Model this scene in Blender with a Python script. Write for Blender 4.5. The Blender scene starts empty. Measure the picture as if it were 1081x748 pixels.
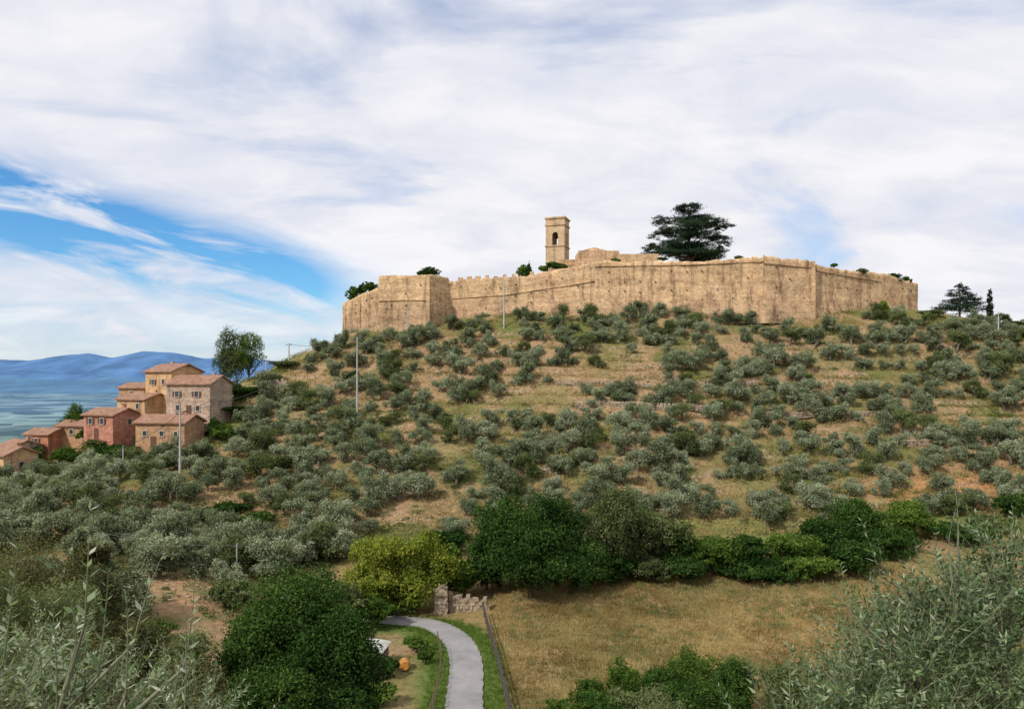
import bpy, math, numpy as np
from mathutils import Vector
RNG=np.random.default_rng(7)
F=780.0; HU=540.5; HV=405.0
def P(u,v,d): return ((u-HU)/F*d, d, (HV-v)/F*d)
def X(u,d): return (u-HU)/F*d
sc=bpy.context.scene
COL=sc.collection
def link(o,parent=None):
    COL.objects.link(o)
    if parent is not None: o.parent=parent
    return o
def empty(name,loc=(0,0,0)):
    e=bpy.data.objects.new(name,None); e.empty_display_size=0.5; e.location=loc; return link(e)
# ---------------- noise
def sstep(a,b,x):
    t=np.clip((x-a)/(b-a),0,1); return t*t*(3-2*t)
def vnoise(x,y,seed=0):
    x=np.asarray(x,float); y=np.asarray(y,float)
    xi=np.floor(x); yi=np.floor(y); fx=x-xi; fy=y-yi
    fx=fx*fx*(3-2*fx); fy=fy*fy*(3-2*fy)
    def h(a,b):
        s=np.sin(a*127.1+b*311.7+seed*74.7)*43758.5453
        return s-np.floor(s)
    return (h(xi,yi)*(1-fx)+h(xi+1,yi)*fx)*(1-fy)+(h(xi,yi+1)*(1-fx)+h(xi+1,yi+1)*fx)*fy
def fbm(x,y,seed=0,o=4):
    r=0;a=0.5;t=0
    for i in range(o):
        r=r+a*vnoise(x*2**i+i*17.3,y*2**i-i*9.1,seed+i); t+=a; a*=0.5
    return r/t
# ---------------- terrain
cp=[(0,0,-1.75),(30,0,-1.9),(-30,0,-1.5),(0,-30,6),(60,-20,3),(-60,-20,4),(0,10,-5.9),(20,10,-6.2),(-20,10,-5.9),(0,20,-10.9),(0,40,-20.2),(30,40,-20.2),
(-30,40,-18.5),(-60,40,-18),(70,40,-18)]
pxl=[(490,752,54),(700,752,56),(860,745,56),(700,680,69.5),(490,690,66),(540,612,90),(700,612,90),(900,612,90),(250,720,58),(120,690,58),(330,650,78),
(0,640,66),(180,620,76),
(540,560,105),(540,500,122),(540,450,138),(540,400,152),(540,350,168),(540,334,175),
(700,560,104),(700,500,120),(700,400,150),(700,331,174),
(900,560,104),(900,500,121),(900,400,151),(900,331,176),(980,329,182),
(1081,540,105),(1081,500,118),(1081,420,145),(1081,352,172),(1000,600,88),
(1300,365,165),(1300,450,130),(1300,520,105),(1300,600,80),
(400,500,122),(400,450,139),(400,400,158),(400,352,177),(365,356,184),
(300,560,102),(300,500,122),(300,450,140),(300,400,160),(310,376,174),
(245,408,166),(200,540,108),(200,500,122),(200,468,142),(200,445,152),
(50,600,85),(50,540,105),(50,505,130),(120,465,150),(60,482,150),(10,508,138),(0,540,108)]
for q in pxl: cp.append(P(*q))
cp+=[(0,195,20),(50,195,20.5),(90,195,20),(0,245,20),(50,255,20),(95,240,18),(-35,205,16),(0,320,-10),(60,330,-12),(-70,215,-22),(-110,185,-42),(-75,172,-14),(-170,150,-52),
(-150,100,-36),(-200,60,-40),(-220,260,-90),(-90,300,-70),(160,205,8),(210,260,-8),(140,330,-30),(250,150,0),(250,60,-15)]
cp=np.array(cp)
def TPU(r2): return np.where(r2>1e-9, r2*np.log(r2+1e-12)*0.5,0)
TS=100.0
TA=cp[:,:2]/TS; NCP=len(TA)
_K=TPU(((TA[:,None]-TA[None])**2).sum(-1))+np.eye(NCP)*0.002
_Pm=np.c_[np.ones(NCP),TA]
TW_=np.linalg.solve(np.block([[_K,_Pm],[_Pm.T,np.zeros((3,3))]]),np.r_[cp[:,2],0,0,0])
def H(x,y):
    x=np.atleast_1d(np.asarray(x,float)); y=np.atleast_1d(np.asarray(y,float)); sh=x.shape
    x=x.ravel(); y=y.ravel()
    xc=np.clip(x,-320,320)/TS; yc=np.clip(y,-60,420)/TS
    z=np.full(x.shape,TW_[NCP])+TW_[NCP+1]*xc+TW_[NCP+2]*yc
    for i in range(NCP):
        z+=TW_[i]*TPU((xc-TA[i,0])**2+(yc-TA[i,1])**2)
    z=np.clip(z,-150,34)
    hill=sstep(97,108,y)*(1-sstep(168,176,y))
    w=(fbm(x/30,y/30,3,2)-0.5)*1.6
    h=1.9; t=z/h+w; f=np.floor(t); st=(f+sstep(0.72,1.0,t-f)-w)*h
    tm=hill*0.85*sstep(0.3,0.5,fbm(x/40,y/22,11,2))
    z=z*(1-tm)+st*tm
    z=z+hill*(fbm(x/6,y/6,5,3)-0.5)*0.7+(fbm(x/3,y/3,8,2)-0.5)*0.12
    r=np.hypot(x-10,y-120)
    k=sstep(260,900,r)
    z=z*(1-k)+(-150+fbm(x/900,y/900,2,3)*30*sstep(900,3000,r))*k
    return z.reshape(sh)
def h1(x,y): return float(H(x,y)[0])
# ---------------- materials
def newmat(name):
    m=bpy.data.materials.new(name); m.use_nodes=True; nt=m.node_tree; nt.nodes.clear()
    o=nt.nodes.new('ShaderNodeOutputMaterial'); return m,nt,o
def N(nt,t,**k):
    nd=nt.nodes.new(t)
    for a,b in k.items(): setattr(nd,a,b)
    return nd
def mth(nt,op,a,b=None,c=None,clamp=False):
    nd=N(nt,'ShaderNodeMath',operation=op); nd.use_clamp=clamp
    for i,v in enumerate((a,b,c)):
        if v is None: continue
        if hasattr(v,'is_output'): nt.links.new(v,nd.inputs[i])
        else: nd.inputs[i].default_value=v
    return nd.outputs[0]
def ramp(nt,fac,stops):
    r=N(nt,'ShaderNodeValToRGB'); e=r.color_ramp.elements
    while len(e)<len(stops): e.new(0.5)
    for el,(p,c) in zip(e,stops): el.position=p; el.color=(*c,1) if len(c)==3 else c
    nt.links.new(fac,r.inputs[0]); return r.outputs[0]
def mixc(nt,fac,a,b,mode='MIX'):
    nd=N(nt,'ShaderNodeMix',data_type='RGBA',blend_type=mode)
    for i,v in ((0,fac),(6,a),(7,b)):
        if hasattr(v,'is_output'): nt.links.new(v,nd.inputs[i])
        else: nd.inputs[i].default_value=v if i==0 else (*v,1)
    return nd.outputs[2]
def noise(nt,vec,scale,detail=4,rough=0.6,dist=0):
    nd=N(nt,'ShaderNodeTexNoise'); nd.inputs['Scale'].default_value=scale; nd.inputs['Detail'].default_value=detail
    nd.inputs['Roughness'].default_value=rough; nd.inputs['Distortion'].default_value=dist
    if vec is not None: nt.links.new(vec,nd.inputs['Vector'])
    return nd.outputs['Fac']
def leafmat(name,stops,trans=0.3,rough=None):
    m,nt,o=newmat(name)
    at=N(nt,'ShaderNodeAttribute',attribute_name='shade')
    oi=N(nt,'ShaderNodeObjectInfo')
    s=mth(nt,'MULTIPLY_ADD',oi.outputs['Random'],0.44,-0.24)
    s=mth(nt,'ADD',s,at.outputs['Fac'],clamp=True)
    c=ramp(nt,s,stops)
    if rough:
        b=N(nt,'ShaderNodeBsdfPrincipled'); b.inputs['Roughness'].default_value=rough; b.inputs['Specular IOR Level'].default_value=0.3
    else: b=N(nt,'ShaderNodeBsdfDiffuse')
    nt.links.new(c,b.inputs[0])
    t=N(nt,'ShaderNodeBsdfTranslucent'); nt.links.new(mixc(nt,1.0,c,(1.2,1.3,0.65),'MULTIPLY'),t.inputs['Color'])
    mx=N(nt,'ShaderNodeMixShader'); mx.inputs[0].default_value=trans
    nt.links.new(b.outputs[0],mx.inputs[1]); nt.links.new(t.outputs[0],mx.inputs[2]); nt.links.new(mx.outputs[0],o.inputs[0])
    return m
def simple(name,col,rough=0.8,var=0.3,scale=3.0,bump=0.0,metal=0):
    m,nt,o=newmat(name)
    g=N(nt,'ShaderNodeNewGeometry')
    f=noise(nt,g.outputs['Position'],scale,4)
    c=ramp(nt,f,[(0.3,tuple(x*(1-var) for x in col)),(0.7,tuple(min(1,x*(1+var)) for x in col))])
    b=N(nt,'ShaderNodeBsdfPrincipled'); b.inputs['Roughness'].default_value=rough; b.inputs['Metallic'].default_value=metal
    nt.links.new(c,b.inputs['Base Color'])
    if bump:
        bp=N(nt,'ShaderNodeBump'); bp.inputs['Distance'].default_value=bump; nt.links.new(noise(nt,g.outputs['Position'],scale*4,3),bp.inputs['Height']); nt.links.new(bp.outputs[0],b.inputs['Normal'])
    nt.links.new(b.outputs[0],o.inputs[0]); return m
def stonemat(name,c1,c2,c3,k=1.0,base_z=None):
    m,nt,o=newmat(name)
    g=N(nt,'ShaderNodeNewGeometry'); pos=g.outputs['Position']
    def R(fac,stops): return ramp(nt,fac,[(p,tuple(1+(q-1)*k for q in c)) for p,c in stops])
    big=noise(nt,pos,0.07,3,0.6)
    base=ramp(nt,big,[(0.34,c1),(0.5,c2),(0.66,c3)])
    mp=N(nt,'ShaderNodeMapping'); mp.inputs['Scale'].default_value=(1,1,0.12); nt.links.new(pos,mp.inputs[0])
    st=noise(nt,mp.outputs[0],0.6,4,0.7)
    base=mixc(nt,1.0,base,R(st,[(0.36,(0.60,0.57,0.56)),(0.47,(1,1,1)),(0.75,(1.08,1.05,1.0))]),'MULTIPLY')
    mp2=N(nt,'ShaderNodeMapping'); mp2.inputs['Scale'].default_value=(0.2,0.2,1.6); nt.links.new(pos,mp2.inputs[0])
    hb=noise(nt,mp2.outputs[0],0.5,3,0.7)
    base=mixc(nt,1.0,base,R(hb,[(0.38,(0.82,0.78,0.77)),(0.6,(1.06,1.05,1.04))]),'MULTIPLY')
    blot=noise(nt,pos,0.35,5,0.7)
    base=mixc(nt,1.0,base,R(blot,[(0.36,(0.70,0.68,0.67)),(0.47,(1,1,1)),(0.66,(1.12,1.10,1.07))]),'MULTIPLY')
    fine=noise(nt,pos,1.6,4,0.75)
    base=mixc(nt,1.0,base,R(fine,[(0.32,(0.70,0.68,0.66)),(0.5,(1.02,1.02,1.02)),(0.72,(1.18,1.16,1.13))]),'MULTIPLY')
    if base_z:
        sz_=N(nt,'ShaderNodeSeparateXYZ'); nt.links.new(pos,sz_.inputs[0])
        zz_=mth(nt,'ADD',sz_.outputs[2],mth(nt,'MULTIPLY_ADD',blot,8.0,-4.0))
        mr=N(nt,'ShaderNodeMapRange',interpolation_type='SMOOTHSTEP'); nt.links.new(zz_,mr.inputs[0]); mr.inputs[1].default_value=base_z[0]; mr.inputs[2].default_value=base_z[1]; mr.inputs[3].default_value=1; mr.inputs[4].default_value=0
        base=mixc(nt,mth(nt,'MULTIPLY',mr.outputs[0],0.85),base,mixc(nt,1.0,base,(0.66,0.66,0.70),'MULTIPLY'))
    vo=N(nt,'ShaderNodeTexVoronoi'); vo.inputs['Scale'].default_value=2.4
    mp3=N(nt,'ShaderNodeMapping'); mp3.inputs['Scale'].default_value=(1,1,1.8); nt.links.new(pos,mp3.inputs[0]); nt.links.new(mp3.outputs[0],vo.inputs['Vector'])
    sv=N(nt,'ShaderNodeSeparateColor'); nt.links.new(vo.outputs['Color'],sv.inputs[0])
    base=mixc(nt,1.0,base,R(sv.outputs[0],[(0.0,(0.80,0.79,0.78)),(1.0,(1.14,1.14,1.14))]),'MULTIPLY')
    b=N(nt,'ShaderNodeBsdfDiffuse')
    nt.links.new(base,b.inputs[0])
    bp=N(nt,'ShaderNodeBump'); bp.inputs['Distance'].default_value=0.15; bp.inputs['Strength'].default_value=0.55
    hh=mth(nt,'ADD',fine,mth(nt,'MULTIPLY',vo.outputs['Distance'],-0.4)); nt.links.new(hh,bp.inputs['Height']); nt.links.new(bp.outputs[0],b.inputs['Normal'])
    nt.links.new(b.outputs[0],o.inputs[0]); return m
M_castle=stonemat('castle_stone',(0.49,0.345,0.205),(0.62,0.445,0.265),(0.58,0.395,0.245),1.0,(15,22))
M_tower=stonemat('tower_stone',(0.52,0.38,0.23),(0.56,0.42,0.27),(0.5,0.36,0.23),0.7)
M_rub=stonemat('rubble_stone',(0.30,0.25,0.19),(0.38,0.31,0.23),(0.35,0.27,0.19))
M_hst=stonemat('house_stone',(0.44,0.27,0.16),(0.48,0.31,0.19),(0.42,0.26,0.15),0.9)
M_hgrey=stonemat('house_plaster',(0.42,0.33,0.25),(0.48,0.38,0.30),(0.44,0.35,0.27),0.9)
M_htan=stonemat('house_tan',(0.58,0.38,0.21),(0.62,0.42,0.24),(0.56,0.37,0.21),0.8)
M_hred=stonemat('house_pink_plaster',(0.47,0.22,0.16),(0.52,0.26,0.19),(0.45,0.22,0.16),0.9)
M_hbrn=stonemat('house_brown',(0.42,0.19,0.11),(0.46,0.22,0.13),(0.42,0.2,0.12),0.8)
M_dark=simple('dark_opening',(0.06,0.045,0.03),0.9)
M_glass=simple('window_glass',(0.04,0.05,0.06),0.15)
M_shut=simple('shutter_brown',(0.12,0.05,0.03),0.7)
M_frame=simple('window_surround',(0.42,0.35,0.27),0.8)
M_bark=simple('bark',(0.11,0.085,0.06),0.95,0.5,6,0.03)
M_obark=simple('olive_bark',(0.17,0.145,0.11),0.95,0.5,6,0.03)
M_twig=simple('olive_twig',(0.17,0.18,0.11),0.9,0.2,6)
M_conc=simple('concrete_pole',(0.42,0.41,0.39),0.85,0.15)
M_wire=simple('wire',(0.05,0.05,0.05),0.6)
M_wood=simple('weathered_wood',(0.14,0.10,0.07),0.9,0.4,5,0.01)
M_rust=simple('dark_rail',(0.06,0.05,0.045),0.7,0.4)
M_barrel=simple('barrel_wood',(0.55,0.24,0.05),0.6,0.3,4)
M_bronze=simple('bell_bronze',(0.12,0.1,0.05),0.4,0.2,3,0,1)
def roofmat():
    m,nt,o=newmat('terracotta_tiles')
    tc=N(nt,'ShaderNodeTexCoord'); g=N(nt,'ShaderNodeNewGeometry')
    w=N(nt,'ShaderNodeTexWave',wave_type='BANDS',bands_direction='X'); w.inputs['Scale'].default_value=1.3; nt.links.new(tc.outputs['Object'],w.inputs['Vector'])
    f=noise(nt,g.outputs['Position'],1.2,5,0.75)
    c=ramp(nt,f,[(0.3,(0.20,0.10,0.06)),(0.5,(0.40,0.21,0.13)),(0.7,(0.52,0.33,0.22))])
    c=mixc(nt,0.5,c,ramp(nt,w.outputs['Fac'],[(0.1,(0.4,0.4,0.4)),(0.6,(1.1,1.1,1.1))]),'MULTIPLY')
    b=N(nt,'ShaderNodeBsdfPrincipled'); b.inputs['Roughness'].default_value=0.85; nt.links.new(c,b.inputs['Base Color'])
    bp=N(nt,'ShaderNodeBump'); bp.inputs['Distance'].default_value=0.1; nt.links.new(w.outputs['Fac'],bp.inputs['Height']); nt.links.new(bp.outputs[0],b.inputs['Normal'])
    nt.links.new(b.outputs[0],o.inputs[0]); return m
M_roof=roofmat()
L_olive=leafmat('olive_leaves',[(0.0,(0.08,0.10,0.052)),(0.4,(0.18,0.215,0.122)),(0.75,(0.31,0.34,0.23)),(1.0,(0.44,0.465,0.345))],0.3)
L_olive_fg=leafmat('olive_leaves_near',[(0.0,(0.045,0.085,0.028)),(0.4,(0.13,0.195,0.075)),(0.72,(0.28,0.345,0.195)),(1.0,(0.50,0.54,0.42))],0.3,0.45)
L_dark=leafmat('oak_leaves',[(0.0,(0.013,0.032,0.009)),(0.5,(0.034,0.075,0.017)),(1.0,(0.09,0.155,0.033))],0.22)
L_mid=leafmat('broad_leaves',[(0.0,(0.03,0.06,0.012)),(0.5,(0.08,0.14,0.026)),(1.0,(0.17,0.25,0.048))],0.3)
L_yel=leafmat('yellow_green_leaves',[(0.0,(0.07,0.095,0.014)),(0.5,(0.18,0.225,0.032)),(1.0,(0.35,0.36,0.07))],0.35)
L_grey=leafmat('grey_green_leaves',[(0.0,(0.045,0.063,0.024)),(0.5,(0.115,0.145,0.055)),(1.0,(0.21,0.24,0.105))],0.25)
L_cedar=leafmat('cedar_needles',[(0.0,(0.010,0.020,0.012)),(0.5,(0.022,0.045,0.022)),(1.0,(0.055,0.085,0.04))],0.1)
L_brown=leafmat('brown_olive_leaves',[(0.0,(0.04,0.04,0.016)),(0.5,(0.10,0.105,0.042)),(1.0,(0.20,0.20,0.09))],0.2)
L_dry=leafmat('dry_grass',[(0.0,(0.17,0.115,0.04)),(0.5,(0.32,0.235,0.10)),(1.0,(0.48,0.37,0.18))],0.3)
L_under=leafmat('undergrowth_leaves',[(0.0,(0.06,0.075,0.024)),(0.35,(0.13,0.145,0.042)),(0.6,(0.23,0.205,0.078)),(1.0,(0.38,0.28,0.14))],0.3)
# ---------------- mesh helpers
def mesh_np(name,V,Fc,mat,shade=None,parent=None,smooth=False,addobj=True,loc=(0,0,0)):
    me=bpy.data.meshes.new(name)
    V=np.asarray(V,np.float32); Fc=np.asarray(Fc,np.int32); k=Fc.shape[1]; m=len(Fc)
    me.vertices.add(len(V)); me.vertices.foreach_set('co',V.ravel())
    me.loops.add(m*k); me.loops.foreach_set('vertex_index',Fc.ravel())
    me.polygons.add(m); me.polygons.foreach_set('loop_start',np.arange(0,m*k,k,dtype=np.int32))
    me.polygons.foreach_set('loop_total',np.full(m,k,dtype=np.int32))
    if smooth: me.polygons.foreach_set('use_smooth',np.ones(m,dtype=bool))
    me.update(calc_edges=True)
    if shade is not None:
        a=me.attributes.new('shade','FLOAT','FACE'); a.data.foreach_set('value',np.asarray(shade,np.float32))
    if mat: me.materials.append(mat)
    if not addobj: return me
    o=bpy.data.objects.new(name,me); o.location=loc; link(o,parent); return o
def leaves(C,out,L,Wd,rng,bias=0.6):
    n=len(C); r=rng.normal(size=(n,3)); r/=np.linalg.norm(r,axis=1,keepdims=True)
    nm=out*bias+r*(1-bias)*1.1; nm/=np.linalg.norm(nm,axis=1,keepdims=True)+1e-9
    t=rng.normal(size=(n,3)); t-= (t*nm).sum(1,keepdims=True)*nm; t/=np.linalg.norm(t,axis=1,keepdims=True)+1e-9
    b=np.cross(nm,t)
    L=np.broadcast_to(L,(n,))[:,None]; Wd=np.broadcast_to(Wd,(n,))[:,None]
    V=np.stack([C-t*L/2,C+b*Wd/2,C+t*L/2,C-b*Wd/2],1).reshape(-1,3)
    return V,np.arange(4*n).reshape(n,4)
def crown(lobes,nleaf,size,rng,clump=26,sig=0.16,aspect=0.5,bias=0.5):
    lobes=np.array(lobes,float); vol=(lobes[:,3]*lobes[:,4]*lobes[:,5])**(2/3); p=vol/vol.sum()
    nc=max(4,nleaf//clump); li=rng.choice(len(lobes),nc,p=p)
    d=rng.normal(size=(nc,3)); d/=np.linalg.norm(d,axis=1,keepdims=True); d[:,2]=np.where(d[:,2]<-0.5,-d[:,2],d[:,2])
    rr=rng.uniform(0.45,1.03,nc)**0.6
    R=lobes[li,3:6]; cc=lobes[li,:3]+d*R*rr[:,None]
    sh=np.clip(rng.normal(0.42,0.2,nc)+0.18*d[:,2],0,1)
    k=rng.integers(0,nc,nleaf)
    C=cc[k]+rng.normal(size=(nleaf,3))*R[k]*sig
    out=d[k]+np.array([0,0,0.35]); out/=np.linalg.norm(out,axis=1,keepdims=True)
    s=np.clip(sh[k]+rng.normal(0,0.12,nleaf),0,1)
    L=size*rng.uniform(0.7,1.35,nleaf)
    V,Fc=leaves(C,out,L,L*aspect,rng,bias)
    return V,Fc,s
def tube(pts,rad,sides=6):
    pts=np.asarray(pts,float); n=len(pts); V=[];Fc=[]
    for i in range(n):
        t=pts[min(i+1,n-1)]-pts[max(i-1,0)]; t/=np.linalg.norm(t)+1e-9
        a=np.cross(t,[0.3,0.9,0.1] if abs(t[2])>0.7 else [0,0,1]); a/=np.linalg.norm(a)+1e-9; b=np.cross(t,a)
        for s in range(sides):
            an=2*math.pi*s/sides; V.append(pts[i]+rad[i]*(math.cos(an)*a+math.sin(an)*b))
    for i in range(n-1):
        for s in range(sides):
            s2=(s+1)%sides; Fc.append((i*sides+s,i*sides+s2,(i+1)*sides+s2,(i+1)*sides+s))
    return V,Fc
class Bag:
    def __init__(s): s.V=[];s.F=[]
    def add(s,V,F):
        o=len(s.V); s.V.extend([tuple(v) for v in V]); s.F.extend([tuple(i+o for i in f) for f in F])
    def tube(s,p,r,k=6): s.add(*tube(p,r,k))
    def box(s,c,sz,rot=0.0,taper=1.0):
        cx,cy,cz=c; x,y,z=[q/2 for q in sz]; co,si=math.cos(rot),math.sin(rot); V=[]
        for dz in (-1,1):
            k=1 if dz<0 else taper
            for a,b in ((-1,-1),(1,-1),(1,1),(-1,1)):
                lx,ly=a*x*k,b*y*k; V.append((cx+lx*co-ly*si,cy+lx*si+ly*co,cz+dz*z))
        s.add(V,[(3,2,1,0),(4,5,6,7),(0,1,5,4),(1,2,6,5),(2,3,7,6),(3,0,4,7)])
    def obj(s,name,mat,parent=None,smooth=False,loc=(0,0,0)):
        me=bpy.data.meshes.new(name); me.from_pydata(s.V,[],s.F); me.materials.append(mat)
        if smooth:
            for p in me.polygons: p.use_smooth=True
        me.update(); o=bpy.data.objects.new(name,me); o.location=loc; link(o,parent)
        return o
# ---------------- ground sheet
def grow(a,step,lim):
    r=[];v=a
    while abs(v)<lim: v+=step; step*=1.15; r.append(v)
    return r
xs=np.array(grow(-125,-1.5,42000)[::-1]+list(np.arange(-125,150,0.8))+grow(150,1.5,42000))
ys=np.array(grow(-20,-3,9000)[::-1]+list(np.arange(-20,40,1.5))+list(np.arange(40,186,0.75))+list(np.arange(186,320,2.5))+grow(320,4,45000))
GX,GY=np.meshgrid(xs,ys); GZ=H(GX,GY)
nx,ny=len(xs),len(ys)
V=np.c_[GX.ravel(),GY.ravel(),GZ.ravel()]
ii=(np.arange(ny-1)[:,None]*nx+np.arange(nx-1)[None]).ravel()
ground=mesh_np('ground',V,np.c_[ii,ii+1,ii+nx+1,ii+nx],None,smooth=True)
x,y=V[:,0],V[:,1]
lane=[(-2.2,38),(-3.0,48),(X(490,56),56),(X(492,64),64),(X(483,70),70),(X(467,74),74),(X(447,76.3),76.3),(X(420,77.2),77.2),(X(380,78.5),78.5),(X(300,82),82)]
def catmull(p,k=10):
    p=[np.array(q,float) for q in p]; p=[2*p[0]-p[1]]+p+[2*p[-1]-p[-2]]; r=[]
    for i in range(1,len(p)-2):
        for j in range(k):
            t=j/k; r.append(0.5*((2*p[i])+(-p[i-1]+p[i+1])*t+(2*p[i-1]-5*p[i]+4*p[i+1]-p[i+2])*t*t+(-p[i-1]+3*p[i]-3*p[i+1]+p[i+2])*t**3))
    r.append(p[-2]); return np.array(r)
LC=catmull(lane)
def lane_dist(x,y):
    d=np.full(np.shape(x),1e9)
    for q in LC: d=np.minimum(d,np.hypot(x-q[0],y-q[1]))
    return d
lx=np.interp(y,LC[:,1],LC[:,0])
def C3(a): return np.array(a)[None,:]
def mixn(a,b,f): return a*(1-f[:,None])+b*f[:,None]
n1=fbm(x/9,y/9,21,4); n2=fbm(x/3.2,y/3.2,31,3); n3=fbm(x/22,y/16,41,3)
col=mixn(np.repeat(C3((0.15,0.15,0.052)),len(x),0),C3((0.26,0.205,0.095)),sstep(0.38,0.6,n1))
soil=sstep(0.46,0.59,n3*0.6+n2*0.4+0.05*sstep(0,60,x)*sstep(110,120,y))
col=mixn(col,C3((0.35,0.23,0.13)),soil*0.85)
green=sstep(0.57,0.68,fbm(x/14,y/8,55,3)); col=mixn(col,C3((0.12,0.15,0.04)),green*0.6)
oz=sstep(52,62,x)*sstep(108,112,y)*(1-sstep(119,124,y)); col=mixn(col,C3((0.42,0.22,0.10)),oz*0.85*sstep(0.3,0.45,n2))
gz=sstep(18,26,x)*sstep(98,101,y)*(1-sstep(107,110,y)); col=mixn(col,C3((0.16,0.18,0.05)),gz*0.8)
mz=sstep(0,1.5,x-lx-3.0)*sstep(46,50,y)*(1-sstep(93,96,y)); mcol=mixn(np.repeat(C3((0.31,0.22,0.095)),len(x),0),C3((0.21,0.175,0.07)),sstep(0.4,0.6,n1))
mcol=mixn(mcol,C3((0.37,0.255,0.125)),sstep(0.5,0.65,n2)*0.6)
col=mixn(col,mcol,mz)
vz=(1-sstep(3.4,4.2,np.where(y<95,lane_dist(x,y),99)))*(1-mz); col=mixn(col,C3((0.11,0.17,0.04)),vz*0.9)
sl_=sstep(-46,-42,x)*(1-sstep(-28,-24,x))*sstep(68,71,y)*(1-sstep(80,84,y)); col=mixn(col,C3((0.40,0.25,0.14)),sl_*sstep(0.35,0.5,n2))
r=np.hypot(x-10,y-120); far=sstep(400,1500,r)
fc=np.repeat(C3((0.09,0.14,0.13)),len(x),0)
fc=mixn(fc,C3((0.13,0.215,0.30)),sstep(1000,5000,r)*0.95)  # distance haze painted into the valley colour, bluer further out
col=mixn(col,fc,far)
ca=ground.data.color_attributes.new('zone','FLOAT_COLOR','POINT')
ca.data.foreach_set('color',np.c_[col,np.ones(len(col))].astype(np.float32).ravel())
def groundmat():
    m,nt,o=newmat('ground_soil_grass')
    g=N(nt,'ShaderNodeNewGeometry'); pos=g.outputs['Position']
    at=N(nt,'ShaderNodeAttribute',attribute_name='zone')
    ln=N(nt,'ShaderNodeVectorMath',operation='LENGTH'); nt.links.new(pos,ln.inputs[0])
    near=mth(nt,'LESS_THAN',ln.outputs['Value'],600)
    f=noise(nt,pos,1.3,6,0.8)
    vf=N(nt,'ShaderNodeTexVoronoi'); vf.inputs['Scale'].default_value=0.006; nt.links.new(pos,vf.inputs['Vector'])
    sf=N(nt,'ShaderNodeSeparateColor'); nt.links.new(vf.outputs['Color'],sf.inputs[0])
    fl=mth(nt,'ADD',mth(nt,'MULTIPLY',sf.outputs[0],0.45),mth(nt,'MULTIPLY',noise(nt,pos,0.005,7,0.8),0.65))
    farc=mixc(nt,1.0,at.outputs['Color'],ramp(nt,fl,[(0.3,(0.5,0.6,0.68)),(0.58,(0.9,0.92,0.92)),(0.82,(2.1,1.85,1.5))]),'MULTIPLY')
    c=mixc(nt,near,farc,mixc(nt,1.0,at.outputs['Color'],ramp(nt,f,[(0.3,(0.45,0.5,0.5)),(0.5,(1,1,1)),(0.72,(1.5,1.4,1.35))]),'MULTIPLY'))
    sx=N(nt,'ShaderNodeSeparateXYZ'); nt.links.new(g.outputs['Normal'],sx.inputs[0])
    steep=mth(nt,'MULTIPLY',near,mth(nt,'MULTIPLY',mth(nt,'SUBTRACT',0.80,sx.outputs[2],clamp=True),9.0,clamp=True))
    vo=N(nt,'ShaderNodeTexVoronoi'); vo.inputs['Scale'].default_value=1.6; nt.links.new(pos,vo.inputs['Vector'])
    sp=N(nt,'ShaderNodeSeparateXYZ'); nt.links.new(pos,sp.inputs[0])
    onhill=mth(nt,'GREATER_THAN',sp.outputs[1],95)
    steep=mth(nt,'MULTIPLY',mth(nt,'MULTIPLY',steep,onhill),ramp(nt,noise(nt,pos,0.12,3),[(0.42,(0,0,0)),(0.55,(1,1,1))]))
    st=ramp(nt,vo.outputs['Distance'],[(0.0,(0.46,0.38,0.28)),(0.45,(0.34,0.25,0.16)),(0.7,(0.09,0.07,0.045))])
    c=mixc(nt,mth(nt,'MULTIPLY',steep,0.85),c,st)
    b=N(nt,'ShaderNodeBsdfDiffuse')
    nt.links.new(c,b.inputs[0])
    bp=N(nt,'ShaderNodeBump'); bp.inputs['Distance'].default_value=0.3; bp.inputs['Strength'].default_value=0.8
    nt.links.new(mth(nt,'MULTIPLY',f,near),bp.inputs['Height']); nt.links.new(bp.outputs[0],b.inputs['Normal'])
    nt.links.new(b.outputs[0],o.inputs[0]); return m
ground.data.materials.append(groundmat())
# ---------------- lane
def strip(name,pts,half,off,mat,crown_h=0.04,cols=5,wob=0.0):
    V=[];Fc=[]
    for i,q in enumerate(pts):
        t=pts[min(i+1,len(pts)-1)]-pts[max(i-1,0)]; t/=np.linalg.norm(t); nrm=np.array([t[1],-t[0]])
        for j in range(cols):
            s=-1+2*j/(cols-1); hw=half+wob*math.sin(i*1.7+j)
            p=q+nrm*s*hw; V.append((p[0],p[1],0))
    V=np.array(V); hz=H(V[:,0],V[:,1]).reshape(len(pts),cols); base=hz.max(1,keepdims=True)*0.6+hz*0.4
    V[:,2]=(base+off+crown_h*(1-np.linspace(-1,1,cols)**2)[None]).ravel()
    for i in range(len(pts)-1):
        for j in range(cols-1): a=i*cols+j; Fc.append((a,a+1,a+cols+1,a+cols))
    return mesh_np(name,V,Fc,mat,smooth=True)
LC2=catmull(lane,16)
def lanemat():
    m,nt,o=newmat('worn_asphalt_lane'); g=N(nt,'ShaderNodeNewGeometry'); pos=g.outputs['Position']
    f=noise(nt,pos,0.35,5,0.65); f2=noise(nt,pos,5.0,4,0.7)
    c=ramp(nt,f,[(0.3,(0.215,0.205,0.20)),(0.5,(0.275,0.262,0.255)),(0.7,(0.33,0.31,0.30))])
    c=mixc(nt,1.0,c,ramp(nt,f2,[(0.3,(0.85,0.85,0.85)),(0.6,(1.05,1.05,1.05))]),'MULTIPLY')
    b=N(nt,'ShaderNodeBsdfPrincipled'); b.inputs['Roughness'].default_value=0.9; nt.links.new(c,b.inputs['Base Color']); nt.links.new(b.outputs[0],o.inputs[0]); return m
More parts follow.
